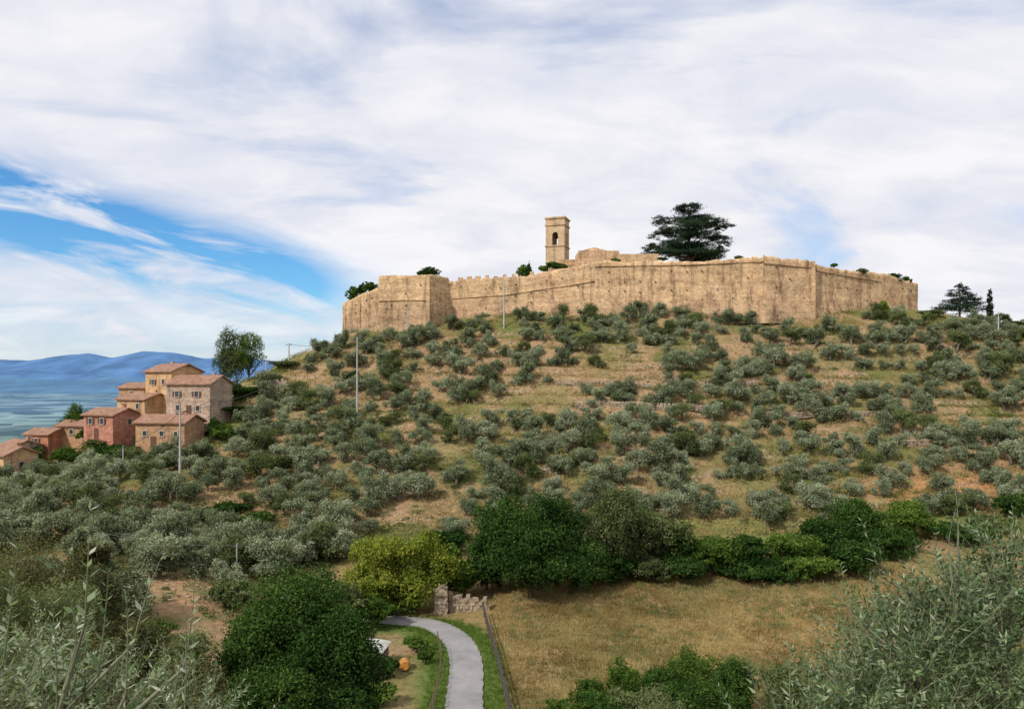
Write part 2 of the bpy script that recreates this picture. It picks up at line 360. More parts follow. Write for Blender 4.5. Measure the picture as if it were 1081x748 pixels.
strip('country_lane',LC2,1.42,0.08,lanemat(),wob=0.06)
# ---------------- grass / undergrowth
def tufts(name,cx,cy,nbl,hgt,wid,mat,rng,shade=None,spread=0.25):
    n=len(cx); cz=H(cx,cy)
    X0=np.repeat(cx,nbl)+rng.normal(0,spread,n*nbl); Y0=np.repeat(cy,nbl)+rng.normal(0,spread,n*nbl); Z0=np.repeat(cz,nbl)-0.03
    h=hgt*rng.uniform(0.5,1.4,n*nbl); a=rng.uniform(0,6.28,n*nbl); le=rng.normal(0,0.35,(n*nbl,2))*h[:,None]
    w=wid*rng.uniform(0.6,1.3,n*nbl)
    b=np.c_[X0,Y0,Z0]; dx=np.c_[np.cos(a)*w/2,np.sin(a)*w/2,np.zeros(n*nbl)]
    tip=b+np.c_[le,h]; Vv=np.stack([b-dx,b+dx,tip],1).reshape(-1,3)
    s=np.clip((np.repeat(shade,nbl) if shade is not None else 0.5)+rng.normal(0,0.18,n*nbl),0,1)
    return mesh_np(name,Vv,np.arange(3*n*nbl).reshape(-1,3),mat,s)
ng=15000; gx=RNG.uniform(-2,48,ng); gy=RNG.uniform(50,95,ng); k=gx>np.interp(gy,LC[:,1],LC[:,0])+3.2; gx,gy=gx[k],gy[k]
tufts('meadow_grass',gx,gy,9,0.28,0.08,L_dry,RNG,fbm(gx/5,gy/5,77,3)*1.9-0.45,0.3)
ng=3000; gx=RNG.uniform(0,45,ng); gy=RNG.uniform(52,92,ng); k=(fbm(gx/4,gy/4,71,2)>0.5)&(gx>np.interp(gy,LC[:,1],LC[:,0])+3.5); gx,gy=gx[k],gy[k]
tufts('meadow_weeds',gx,gy,12,0.35,0.09,L_grey,RNG,np.full(len(gx),0.6),0.25)
ng=3600; q=RNG.integers(0,len(LC2),ng); gx=LC2[q,0]+RNG.choice([-1,1],ng)*RNG.uniform(1.35,3.2,ng)+0; gy=LC2[q,1]+RNG.normal(0,0.7,ng)
k=lane_dist(gx,gy)>1.38; gx,gy=gx[k],gy[k]
tufts('verge_grass',gx,gy,9,0.25,0.05,L_mid,RNG,np.clip(RNG.normal(0.7,0.2,len(gx)),0,1),0.12)
ng=30000; gx=RNG.uniform(-125,150,ng); gy=RNG.uniform(96,178,ng); dens=fbm(gx/6,gy/6,91,3); k=(dens>0.38); gx,gy=gx[k],gy[k]
gz_=H(gx,gy); m_=13; 
cx=np.repeat(gx,m_)+RNG.normal(0,0.5,len(gx)*m_); cy=np.repeat(gy,m_)+RNG.normal(0,0.4,len(gx)*m_); cz=np.repeat(gz_,m_)+np.abs(RNG.normal(0,0.35,len(gx)*m_))
shv=np.clip(np.repeat(fbm(gx/10,gy/10,93,3)*2.2-0.5+RNG.normal(0,0.15,len(gx)),m_)+RNG.normal(0,0.1,len(cx)),0,1)
Vv,Ff=leaves(np.c_[cx,cy,cz],np.repeat([[0,-0.3,0.95]],len(cx),0),RNG.uniform(0.2,0.5,len(cx)),RNG.uniform(0.08,0.2,len(cx)),RNG,0.35)
mesh_np('undergrowth',Vv,Ff,L_under,shv)
ng=2300; gx=np.r_[RNG.uniform(-120,150,ng),RNG.uniform(-75,-22,500)]; gy=np.r_[RNG.uniform(97,176,ng),RNG.uniform(64,97,500)]; k=fbm(gx/8,gy/6,95,2)>0.42; gx,gy=gx[k],gy[k]
gz_=H(gx,gy); m_=55; rs=np.repeat(RNG.uniform(0.35,0.95,len(gx)),m_)
dv=RNG.normal(size=(len(gx)*m_,3)); dv/=np.linalg.norm(dv,axis=1,keepdims=True); dv[:,2]=np.abs(dv[:,2])
cc=np.c_[np.repeat(gx,m_),np.repeat(gy,m_),np.repeat(gz_,m_)]+dv*(rs*RNG.uniform(0.6,1.1,len(rs)))[:,None]*[1.3,1.1,0.8]
Vv,Ff=leaves(cc,dv,RNG.uniform(0.15,0.35,len(cc)),RNG.uniform(0.08,0.18,len(cc)),RNG,0.5)
mesh_np('scrub',Vv,Ff,L_grey,np.clip(np.repeat(RNG.normal(0.5,0.25,len(gx)),m_)+RNG.normal(0,0.1,len(cc)),0,1))
# ---------------- tree builders
def limbs(bag,base,top_targets,trunk_h,r0,rng,lean=(0,0)):
    b=np.array(base,float); t=b+np.array([lean[0],lean[1],trunk_h])
    mid=(b+t)/2+rng.normal(0,0.08*trunk_h,3)*[1,1,0]
    bag.tube([b-[0,0,0.4],mid,t],[r0*1.25,r0*0.95,r0*0.8],7)
    for q in top_targets:
        q=np.array(q,float); m=(t+q)/2+rng.normal(0,0.08,3)*np.linalg.norm(q-t)
        bag.tube([t,m,q],[r0*0.6,r0*0.35,r0*0.1],5)
def tree(name,x,y,height,width,nleaf,leaf,mat,seed,trunk=0.2,nl=12,depth=None,aspect=0.55,sig=0.17,bark=None,z=None):
    rng=np.random.default_rng(seed); z=h1(x,y) if z is None else z
    e=empty(name,(x,y,z)); depth=depth or width
    ch=height*(1-trunk); lobes=[]
    for i in range(nl):
        d=rng.normal(size=3); d/=np.linalg.norm(d); f=rng.uniform(0.35,0.68)
        lr=rng.uniform(0.26,0.42)
        lobes.append((d[0]*width/2*f,d[1]*depth/2*f,height*trunk+ch*(0.5+0.5*d[2]*f),width/2*lr*1.15,depth/2*lr*1.15,ch/2*lr*1.15))
    lobes.append((0,0,height*trunk+ch*0.5,width*0.24,depth*0.24,ch*0.28))
    V,Fc,s=crown(lobes,nleaf,leaf,rng,aspect=aspect,sig=sig)
    mesh_np('foliage',V,Fc,mat,s,e)
    bg=Bag(); limbs(bg,(0,0,0),[l[:3] for l in lobes[:7]],height*max(trunk,0.12)+0.2,max(0.08,width*0.025),rng); bg.obj('trunk_and_limbs',bark or M_bark,e,True)
    return e
def upto(name,u,vtop,d,wpx,mat,seed,**k):
    x=X(u,d); z=h1(x,d); return tree(name,x,d,max(1.5,(HV-vtop)/F*d-z),wpx/F*d,k.pop('nleaf',14000),k.pop('leaf',0.3),mat,seed,**k)
# ---------------- olive grove
variants=[]
for i in range(11):
    rng=np.random.default_rng(100+i); lobes=[]
    for j in range(rng.integers(8,14)):
        a=rng.uniform(0,6.28); rr=rng.uniform(0.3,1.75)
        lobes.append((math.cos(a)*rr,math.sin(a)*rr,rng.uniform(1.2,3.5)-0.3*rr,rng.uniform(0.5,1.0),rng.uniform(0.5,1.0),rng.uniform(0.5,0.9)))
    V,Fc,s=crown(lobes,4600,0.25,rng,clump=18,sig=0.26,aspect=0.42)
    bg=Bag(); limbs(bg,(0,0,0),[l[:3] for l in lobes[:5]],0.9,0.2,rng,(rng.normal(0,0.2),0))
    nv=len(V); V2=np.vstack([V,np.array(bg.V)]); quads=np.vstack([Fc,np.array(bg.F)+nv])
    me=mesh_np('olive_tree_mesh',V2,quads,L_olive if i<9 else L_grey,np.r_[s,np.full(len(bg.F),0.5)],addobj=False)
    me.materials.append(M_obark)
    mi=np.r_[np.zeros(len(Fc),np.int32),np.ones(len(bg.F),np.int32)]; me.polygons.foreach_set('material_index',mi.astype(np.int32)); variants.append(me)
grove=empty('olive_grove')
pts=[]
yy=97.0; row=0
while yy<176:
    xx=-122.0+RNG.uniform(0,3)
    while xx<160:
        px_=xx+RNG.normal(0,0.8); py_=yy+RNG.normal(0,0.4)+3.0*math.sin(xx/23.0+row*0.12)
        pts.append((px_,py_)); xx+=RNG.uniform(2.9,4.8)
    yy+=RNG.uniform(3.9,4.6); row+=1
for gx_ in range(95):
    pts.append((RNG.uniform(-80,-22),RNG.uniform(80,98)))
for gx_ in range(26):
    pts.append((RNG.uniform(-70,-26),RNG.uniform(62,80)))
cnt=0
for (a,b) in pts:
    if b>173.5 and a<108: continue
    if b<97 and a>-20: continue
    if -43<a<-29 and 71<b<80: continue
    if -100<a<-54 and 136<b<162 : continue
    if a<-46 and b>160: continue
    if a<-85 and b>140: continue
    if a>14 and 97<b<106: continue
    if fbm(np.array([a/11.]),np.array([b/9.]),191,3)[0]>0.66: continue
    if 52<a and 109<b<121 and RNG.random()<0.5: continue
    if -12<a<70 and RNG.random()<0.08: continue
    vi=RNG.integers(0,9) if RNG.random()<0.87 else RNG.integers(9,11)
    o=bpy.data.objects.new('olive_tree_%03d'%cnt,variants[vi]); s_=RNG.uniform(0.62,1.22)
    o.location=(a,b,h1(a,b)-0.1); o.rotation_euler=(0,0,RNG.uniform(0,6.28)); o.scale=(s_*RNG.uniform(0.95,1.22),s_*1.05,s_*RNG.uniform(0.8,1.15))
    link(o,grove); cnt+=1
print('OLIVES',cnt)
# ---------------- stones on the hillside
bg=Bag()
def rock(bg,c,s,rng):
    ico=[(0,0,1),(0.89,0,0.45),(0.28,0.85,0.45),(-0.72,0.53,0.45),(-0.72,-0.53,0.45),(0.28,-0.85,0.45),(0.72,0.53,-0.45),(-0.28,0.85,-0.45),(-0.89,0,-0.45),(-0.28,-0.85,-0.45),(0.72,-0.53,-0.45),(0,0,-1)]
    f=[(0,1,2),(0,2,3),(0,3,4),(0,4,5),(0,5,1),(1,6,2),(2,7,3),(3,8,4),(4,9,5),(5,10,1),(1,10,6),(2,6,7),(3,7,8),(4,8,9),(5,9,10),(11,7,6),(11,8,7),(11,9,8),(11,10,9),(11,6,10)]
    sx,sy,sz=s*rng.uniform(0.7,1.4),s*rng.uniform(0.7,1.3),s*rng.uniform(0.35,0.7)
    bg.add([(c[0]+v[0]*sx*rng.uniform(0.75,1.2),c[1]+v[1]*sy*rng.uniform(0.75,1.2),c[2]+v[2]*sz*rng.uniform(0.75,1.2)) for v in ico],f)
for (u,v,d,w,dd,k) in [(420,545,108,7,2,40),(775,568,101,5,1.4,55),(330,555,104,5,2,20),(565,497,122,8,1.5,30),(700,405,149,14,1.5,30),(430,520,115,6,2,20),(180,625,76,10,5,60),(650,430,142,14,1.2,30),(1030,470,127,8,2,16),(830,470,127,8,1.5,16)]:
    for i in range(k):
        x_=X(u,d)+RNG.normal(0,w/2.5); y_=d+RNG.normal(0,dd/2); rock(bg,(x_,y_,h1(x_,y_)+0.02),RNG.uniform(0.12,0.38),RNG)
bg.obj('hillside_stones',simple('tan_limestone',(0.36,0.27,0.18),0.95,0.3,2,0.05))
for (u1,u2,d) in [(590,690,148.5),(700,800,150),(610,760,141),(800,930,139),(520,600,121.5),(960,1040,128),(660,720,127)]:
    bg=Bag(); x_=X(u1,d)
    while x_<X(u2,d):
        yy_=d+1.2*math.sin(x_/9); z_=h1(x_,yy_)
        for lv in range(3):
            w_=RNG.uniform(0.5,0.9)
            bg.box((x_+RNG.uniform(-0.1,0.1),yy_-0.2+RNG.normal(0,0.05),z_+0.05+lv*0.42),(w_,0.5,0.38),RNG.normal(0,0.1),0.9)
        x_+=0.72
    bg.obj('dry_stone_wall',M_rub)
# ---------------- castle
castle=empty('castle_fortress')
top=lambda v,d:(HV-v)/F*d
WP=[
 (X(365,197),197,top(318,197),8),(X(382,187),187,top(309,187),9),(X(399,178.6),178.6,top(303,178.6),9),
 (X(400,178),178,top(291,178),9),(X(430,176),176,top(290,176),9),(X(452,174.5),174.5,top(290,174.5),10),(X(473,180),180,top(293,180),10),
 (X(474,180),180,top(297,180),10),(X(530,178),178,top(293,178),12),(X(575,177),177,top(286,177),13),(X(602,176),176,top(282,176),14),
 (X(628,175),175,top(277,175),14),(X(720,173),173,top(275.5,173),14),(X(804,172),172,top(272,172),14),
 (X(806,171.2),171.2,top(270,171.2),14),(X(858,174.5),174.5,top(275,174.5),14),(X(861,175.5),175.5,top(278,175.5),14),(X(895,180),180,top(284,180),14),(X(930,186),186,top(290,186),14),(X(969,194),194,top(299,194),14),
 (113,215,27,10),(104,242,27,8),(70,262,27,8),(15,264,27,6),(-28,244,26,4),(-50,218,23,0),(X(365,197),197,top(318,197),8)]
cols=[]
for i in range(len(WP)-1):
    a=np.array(WP[i],float); b=np.array(WP[i+1],float); L=np.hypot(*(b-a)[:2]); k=max(1,int(L/0.7))
    for j in range(k):
        q=a+(b-a)*j/k; cols.append((*q,i))
cols=np.array(cols); nc_=len(cols); rows=22
V=[];Fc=[]
nxt=np.roll(cols[:,:2],-1,0)-np.roll(cols[:,:2],1,0); nrm=np.c_[nxt[:,1],-nxt[:,0]]; nrm/=np.linalg.norm(nrm,axis=1,keepdims=True)+1e-9
rt=(vnoise(np.arange(nc_)*0.12,np.zeros(nc_),5)-0.5)*1.1+(vnoise(np.arange(nc_)*0.9,np.zeros(nc_),6)-0.5)*0.5
tn=[]
for i in range(nc_):
    zt=cols[i,2]+rt[i]*(1.0 if cols[i,4]>=7 else 0.5); tn.append(zt); zb=cols[i,3]
    for r_ in range(rows):
        f=r_/(rows-1); z_=zb+(zt-zb)*f; 
        bat=0.9*max(0,(0.55-f)/0.55)**1.3
        wob=(vnoise(np.array([i*0.25]),np.array([z_*0.35]),9)[0]-0.5)*0.22 if r_<rows-1 else 0
        p=cols[i,:2]+nrm[i]*(bat+wob); V.append((p[0],p[1],z_))
    p=cols[i,:2]-nrm[i]*1.6; V.append((p[0],p[1],zt-0.05)); V.append((p[0],p[1],zb))
R_=rows+2
for i in range(nc_):
    j=(i+1)%nc_
    for r_ in range(R_-1): Fc.append((i*R_+r_,j*R_+r_,j*R_+r_+1,i*R_+r_+1))
wall=mesh_np('curtain_wall',V,Fc,M_castle,parent=castle)
mb=Bag(); sb=Bag(); hb=Bag(); bb=Bag()
for i in range(nc_):
    seg=int(cols[i,4]); j=(i+1)%nc_; t=cols[j,:2]-cols[i,:2]; L=np.hypot(*t)
    if L<0.05 or i==nc_-1: continue
    ang=math.atan2(t[1],t[0]); mid=(cols[i,:2]+cols[j,:2])/2
    if seg in(7,8,9) and i%3==1 and RNG.random()<0.8:
        mb.box((*(mid+t*0.3-nrm[i]*0.45),min(tn[i],tn[j])+0.2),(RNG.uniform(0.8,1.3),0.7,1.1+RNG.uniform(-0.5,0.2)),ang)
    if seg in(3,4): sb.box((*(mid+nrm[i]*0.0),cols[i,2]-6.0),(L+0.03,0.5,0.22),ang)
    if seg in(7,8,9,10): sb.box((*(mid+nrm[i]*0.02),cols[i,2]-4.2),(L+0.03,0.42,0.2),ang)
    if seg in(14,15,16,17): sb.box((*(mid+nrm[i]*0.0),cols[i,2]-1.7),(L+0.03,0.5,0.2),ang)
    if seg in(11,12,13): sb.box((*(mid+nrm[i]*0.0),cols[i,2]-0.9),(L+0.03,0.5,0.22),ang)
    if seg<19 and i%5==0:
        for lv in range(1,5):
            if RNG.random()<0.45: hb.box((*(mid+nrm[i]*(0.02+0.02)),cols[i,2]-lv*2.3+RNG.normal(0,0.15)),(0.24,0.5,0.26),ang)
mb.obj('merlons',M_castle,castle); sb.obj('string_course',M_castle,castle); hb.obj('putlog_holes',M_dark,castle)
for (u,d,zt) in [(452,174.3,291),(858,174.3,276)]:
    bb.box((X(u,d),d-0.2,(top(zt,d)+8)/2),(0.9,1.0,top(zt,d)-8),0,0.8)
bb.obj('buttresses',M_castle,castle)
def gable(bag_w,bag_r,c,w,dp,h,rh,rot,ov=0.45,t=0.22):
    co,si=math.cos(rot),math.sin(rot); tr=lambda x,y,z:(c[0]+x*co-y*si,c[1]+x*si+y*co,c[2]+z)
    a,b=w/2,dp/2
    Vw=[tr(-a,-b,0),tr(a,-b,0),tr(a,b,0),tr(-a,b,0),tr(-a,-b,h),tr(a,-b,h),tr(a,b,h),tr(-a,b,h),tr(-a,0,h+rh),tr(a,0,h+rh)]
    bag_w.add(Vw,[(0,1,5,4),(2,3,7,6),(1,2,6,9,5),(3,0,4,8,7),(4,5,9,8),(6,7,8,9)])
    k=rh/b; e=0.04
    for s in(-1,1):
        y0,z0=s*(b+ov),h-ov*k+e; y1,z1=0,h+rh+e
        q=[tr(-a-ov,y0,z0),tr(a+ov,y0,z0),tr(a+ov,y1,z1),tr(-a-ov,y1,z1),tr(-a-ov,y0,z0+t),tr(a+ov,y0,z0+t),tr(a+ov,y1,z1+t),tr(-a-ov,y1,z1+t)]
        fs=[(3,2,1,0),(4,5,6,7),(0,1,5,4),(1,2,6,5),(2,3,7,6),(3,0,4,7)]
        bag_r.add(q,fs if s<0 else [f[::-1] for f in fs])
def house(name,u,v,d,w,dp,h,rh,rot,wm,wins=(),z=None,door=None,chim=None):
    x_=X(u,d); z_=top(v,d) if z is None else z
    e=empty(name,(x_,d,z_)); e.rotation_euler=(0,0,rot)
    a=Bag(); b=Bag(); gable(a,b,(0,0,-3),w,dp,h+3,rh,0); a.obj('walls',wm,e); b.obj('tiled_roof',M_roof,e)
    fr=Bag(); gl=Bag(); sh=Bag()
    for (face,p,zz,ww,hh,*s) in wins:
        if face=='F': c=(p,-dp/2); r=0; nn=(0,-1); tt=(1,0)
        elif face=='R': c=(w/2,p); r=math.pi/2; nn=(1,0); tt=(0,1)
        elif face=='L': c=(-w/2,p); r=math.pi/2; nn=(-1,0); tt=(0,1)
        else: c=(p,dp/2); r=0; nn=(0,1); tt=(1,0)
        for off in(-1,1): fr.box((c[0]+tt[0]*off*(ww/2+0.08)+nn[0]*0.03,c[1]+tt[1]*off*(ww/2+0.08)+nn[1]*0.03,zz+hh/2),(0.16,0.16,hh),r)
        fr.box((c[0]+nn[0]*0.05,c[1]+nn[1]*0.05,zz-0.08),(ww+0.4,0.24,0.16),r); fr.box((c[0]+nn[0]*0.03,c[1]+nn[1]*0.03,zz+hh+0.09),(ww+0.34,0.16,0.18),r)
        gl.box((c[0],c[1],zz+hh/2),(ww-0.01,0.06,hh-0.01),r)
        if s:
            for off in(-1,1): sh.box((c[0]+tt[0]*off*(ww*0.95)+nn[0]*0.13,c[1]+tt[1]*off*(ww*0.95)+nn[1]*0.13,zz+hh/2),(ww*0.5,0.05,hh),r)
    if wins: fr.obj('window_surrounds',M_frame,e); gl.obj('window_panes',M_glass,e)
    if sh.V: sh.obj('shutters',M_shut,e)
    if door is not None:
        db=Bag(); db.box((door,-dp/2-0.02,1.05),(1.1,0.1,2.1)); db.obj('door',M_shut,e)
    cb=Bag(); cx_=chim if chim is not None else w*0.25
    cb.box((cx_,dp*0.15,h+rh*0.7+0.45),(0.55,0.55,1.2)); cb.box((cx_,dp*0.15,h+rh*0.7+1.11),(0.7,0.7,0.12)); cb.obj('chimney',wm,e)
    return e
ib=Bag()
zz0=18
ib.box((X(630,184),184,(zz0+top(267.5,184))/2),(X(652,184)-X(610,184),8,top(267.5,184)-zz0),0.03)
ib.box((X(604,186),187,(zz0+top(276,187))/2),(6,6,top(276,187)-zz0),0.05)
ib.box((X(668,190),190,(zz0+top(270.5,190))/2),(12,7,top(270.5,190)-zz0),-0.02)
ib.obj('inner_keep_walls',M_castle,castle)
w2=(X(652,184)-X(610,184))/2; cxk=X(630,184); zt=top(267.5,184)
kb=Bag(); kb.add([(cxk-w2*0.9,180.5,zt-0.01),(cxk+w2*0.5,180.5,zt-0.01),(cxk-w2*0.2,180.5,zt+0.9),(cxk-w2*0.9,187,zt-0.01),(cxk+w2*0.5,187,zt-0.01),(cxk-w2*0.2,187,zt+0.9)],[(0,1,2),(3,5,4),(0,2,5,3),(1,4,5,2),(0,3,4,1)])
kb.obj('keep_gable',M_castle,castle)
for (x_,y_,w_,r_) in [(20,215,14,0.2),(70,215,16,-0.3),(45,235,15,0.1),(-15,225,12,0.6),(85,228,12,1.2)]:
    a=Bag();b=Bag(); gable(a,b,(x_,y_,18),w_,8,5,2,r_); a.obj('inner_house_walls',M_hst,castle); b.obj('inner_house_roof',M_roof,castle)
# ---------------- bell tower
bt=empty('bell_tower',(X(588.5,212),212,19)); bt.rotation_euler=(0,0,math.radians(-18)); 
TW=5.5; ztop=top(231,212)-19; bz=ztop-8.2
a=Bag(); a.box((0,0,bz/2-1.0),(TW,TW,bz+2.0)); a.box((0,0,bz+0.0),(TW+0.5,TW+0.5,0.35))
a.obj('shaft',M_tower,bt)
def archpanel(bag,w,h,ow,sp,th,face,off):
    pr=[(-w/2,0),(-ow/2,0),(-ow/2,sp)]+[(-ow/2*math.cos(t),sp+ow/2*math.sin(t)) for t in np.linspace(0.25,math.pi-0.25,8)]+[(ow/2,sp),(ow/2,0),(w/2,0),(w/2,h),(-w/2,h)]
    n_=len(pr); co,si=math.cos(face),math.sin(face); V=[]
    for dd in(0,-th):
        for (p,z) in pr:
            lx_,ly_=p,-(off+dd); V.append((lx_*co-ly_*si,lx_*si+ly_*co,z+bz+0.175))
    F_=[]
    F_.append((0,1,2,n_-1)); 
    top_l=n_-1; top_r=n_-2
    for q in range(2,n_-5): F_.append((q,q+1,top_l if q<(n_-3)//2 else top_r))
    mid_=(n_-3)//2; F_.append((mid_,top_r,top_l)); F_.append((n_-5,n_-4,n_-3,top_r))
    F2=[tuple(i+n_ for i in f[::-1]) for f in F_]
    side=[(i,i+n_,(i+1)%n_+n_,(i+1)%n_) for i in range(n_)]
    bag.add(V,F_+F2+side)
a=Bag()
for k in range(4):
    archpanel(a,TW if k%2==0 else TW-1.4,5.6,1.7,2.9,0.7,k*math.pi/2,TW/2)
a.obj('belfry_arches',M_tower,bt)
a=Bag(); a.box((0,0,bz+5.775+0.2),(TW+0.5,TW+0.5,0.4)); a.box((0,0,bz+5.975+0.2+0.9),(TW,TW,1.6)); a.box((0,0,ztop-0.25),(TW+0.6,TW+0.6,0.45)); a.obj('parapet',M_tower,bt)
a=Bag(); prof=[(0.05,1.3),(0.3,1.25),(0.4,0.9),(0.5,0.4),(0.75,0.0)]; sd=14
V=[(r_*math.cos(2*math.pi*s/sd),r_*math.sin(2*math.pi*s/sd),bz+2.6+z_) for r_,z_ in prof for s in range(sd)]
a.add(V,[(i*sd+s,(i+1)*sd+s,(i+1)*sd+(s+1)%sd,i*sd+(s+1)%sd) for i in range(len(prof)-1) for s in range(sd)])
a.box((0,0,bz+4.1),(TW-1.4,0.25,0.25)); a.obj('bell',M_bronze,bt,True)
# ---------------- cedar
ce=empty('cedar_tree',(X(728,214),214,19)); rng=np.random.default_rng(5); k_=214/F
lob=[]
for (u,v,hw,hh) in [(727,224,22,5),(705,231,16,5),(750,235,22,5.5),(765,241,12,3.5),(733,244,28,7),(702,244,14,5),(688,256,11,4),(690,265,16,6),(712,261,22,7),(742,260,28,8),(762,263,14,5),(725,236,16,6),(752,251,18,5),(722,252,24,6),(735,230,22,5),(725,270,34,7),(700,272,20,6),(750,272,24,6)]:
    for q in range(3):
        lob.append(((u-728)*k_+rng.normal(0,hw*k_*0.3),rng.normal(0,4.0),(HV-v)*k_-19+rng.normal(0,0.3),hw*k_*0.62,hw*k_*0.8,hh*k_*0.62))
V,Fc,s=crown(lob,52000,0.5,rng,clump=30,sig=0.17,aspect=0.35,bias=0.6); mesh_np('needle_foliage',V,Fc,L_cedar,s,ce)
bg=Bag(); bg.tube([(0,0,-0.5),(0.3,0,9),(-0.3,0,20),(0,0,30)],[0.9,0.75,0.5,0.12],8)
for l in lob[::2]:
    z0=max(4,l[2]-2.5); bg.tube([(0,0,z0),(l[0]*0.5,l[1]*0.5,z0+1.6),(l[0],l[1],l[2])],[0.32,0.2,0.06],5)
bg.obj('trunk_and_limbs',M_bark,ce,True)
# ---------------- vegetation on and around the walls
def wallbush(u,v,d,wpx,hpx,mat,seed,name='wall_shrub'):
    w=wpx/F*d; h=hpx/F*d; return tree(name,X(u,d),d,h*1.6,w,3200,0.33,mat,seed,trunk=0.02,nl=12,depth=min(w,2.5),z=top(v,d)-h*0.8)
for i,(u,v,d,w,h,m) in enumerate([(390,303,185,22,9,L_mid),(373,311,195,18,12,L_mid),(381,307,190,16,8,L_dark),(455,288,178,30,8,L_dark),(446,289,178,14,6,L_mid),(553,287,180,22,10,L_mid),(558,291,179,9,18,L_dark),(588,281,179,34,7,L_dark),(574,284,179,14,5,L_mid),(945,294,190,28,7,L_dark),(957,298,193,14,8,L_grey),(880,280,180,8,3,L_mid),(910,287,183,14,4,L_grey),(700,273,176,12,2.5,L_grey),(650,275,177,10,3,L_mid),(780,272,175,12,2.5,L_grey)]): wallbush(u,v,d,w,h,m,300+i)
def conifer(name,u,vt,vb,d,wpx,mat,seed,cyp=False):
    x_=X(u,d); z_=h1(x_,d); hgt=top(vt,d)-z_; w=wpx/F*d; rng=np.random.default_rng(seed); e=empty(name,(x_,d,z_)); lob=[]
    n_=16
    for i in range(n_):
        f=(i+0.5)/n_; 
        rr=w/2*((1-f)**0.8 if not cyp else math.sin(math.pi*min(1,0.2+f*0.8))**0.6)+0.1
        if cyp: lob.append((0,0,hgt*f,rr,rr,hgt/n_))
        else:
            for q in range(4):
                a_=rng.uniform(0,6.28); lob.append((math.cos(a_)*rr*0.55,math.sin(a_)*rr*0.55,hgt*(0.12+0.88*f),rr*0.45+0.15,rr*0.45+0.15,hgt/n_*0.9))
    V,Fc,s=crown(lob,13000 if not cyp else 4000,0.35,rng,sig=0.22,aspect=0.35); mesh_np('foliage',V,Fc,mat,s,e)
    bg=Bag(); bg.tube([(0,0,-0.4),(0,0,hgt*0.95)],[0.3,0.05],7); bg.obj('trunk',M_bark,e,True)
conifer('conifer_tree',1013,299,335,186,58,L_cedar,41); conifer('cypress_tree',1045,304,335,183,5,L_cedar,42,True)
upto('shrub',931,315,173.5,18,L_yel,43,nleaf=4000,leaf=0.3,trunk=0.03)
upto('shrub',1066,338,176,26,L_dark,44,nleaf=4000,leaf=0.3,trunk=0.03)
upto('shrub',985,328,178,34,L_grey,45,nleaf=5000,leaf=0.3,trunk=0.03)
# ---------------- hamlet houses
house('stone_house',211,438,148,9.6,7.5,6.2,1.6,math.radians(-12),M_hgrey,[('F',-2.4,3.7,0.8,1.1,1),('F',1.9,3.7,0.8,1.1,1),('F',-2.2,1.1,0.8,1.0),('F',2.2,1.0,0.8,1.0),('L',0,3.8,0.8,1.0)],door=0.2)
house('tower_house',184,436,154,8.0,7.5,8.6,1.5,math.radians(-28),M_htan,[('F',-1.6,6.0,0.8,1.0,1),('F',1.6,6.0,0.8,1.0),('L',0,5.6,0.8,1.0),('F',0,3.2,0.8,1.0)],chim=-2)
house('brick_house',180,471,140,9.8,6.6,4.6,1.3,math.radians(-8),M_hst,[('F',-3.0,2.2,0.8,0.9),('F',0.4,2.2,0.8,0.9),('F',3.2,2.1,0.7,0.9)],door=-1.3)
house('pink_house',119,462,146,7.6,6.6,4.6,1.2,math.radians(-20),M_hred,[('F',-2.0,2.9,0.8,1.1,1),('F',1.0,2.9,0.8,1.1,1),('R',0.5,2.8,0.8,1.0)],door=-0.5)
house('terrace_house',153,443,151,8,6.5,4.2,1.1,math.radians(-25),M_htan,[('F',-2,2.4,0.8,1.0),('F',2,2.4,0.8,1.0)])
house('brown_house',51,477,152,6.0,5.5,3.8,1.0,math.radians(-16),M_hbrn,[('F',0,2.0,0.8,1.0,1)])
house('edge_house',4,507,136,9,6.5,4.9,1.3,math.radians(-20),M_htan,[('F',-2,2.8,0.8,1.0),('F',1.6,2.8,0.8,1.0,1),('R',0,2.6,0.8,1.0)],door=0)
house('annex_house',150,425,160,6.5,6,3.2,1.0,math.radians(-15),M_hst,[('F',0,1.6,0.8,0.9)])
house('ochre_house',22,489,147,6,5.5,3.6,1.0,math.radians(-35),M_hgrey,[('F',0,1.9,0.8,0.9,1)])
house('barn_house',86,464,154,6.5,5.5,3.0,1.0,math.radians(-10),M_hst,[('F',0,1.4,0.8,0.9)])
for i,(nm,u,vt,d,w,m,nl_) in enumerate([('poplar_tree',238,343,172,34,L_grey,9000),('poplar_tree',263,350,172,40,L_mid,9000),('oak_tree',250,362,170,34,L_grey,8000),('oak_tree',262,414,158,64,L_dark,11000),('oak_tree',80,424,156,40,L_mid,10000),('oak_tree',228,440,141,28,L_dark,4000),
   ('shrub',105,464,138,54,L_dark,7000),('shrub',130,470,135,44,L_dark,6000),('shrub',152,478,133,50,L_dark,6000),('shrub',250,428,150,40,L_dark,6000),('shrub',50,484,138,40,L_grey,6000),('shrub',76,472,136,44,L_mid,7000),('shrub',205,474,132,44,L_grey,5000),('shrub',283,395,160,44,L_grey,5000),('shrub',300,385,166,44,L_grey,5000),
   ('shrub',92,450,147,24,L_mid,4000),('shrub',248,400,156,26,L_dark,4000),('shrub',20,510,130,46,L_dark,6000),('shrub',236,446,140,30,L_mid,4000),('shrub',170,488,130,50,L_grey,6000),('shrub',148,452,143,18,L_dark,3000),('shrub',38,470,146,18,L_mid,3000)]):
    upto(nm,u,vt,d,w,m,400+i,nleaf=nl_,leaf=0.3,trunk=0.08)
bg=Bag()
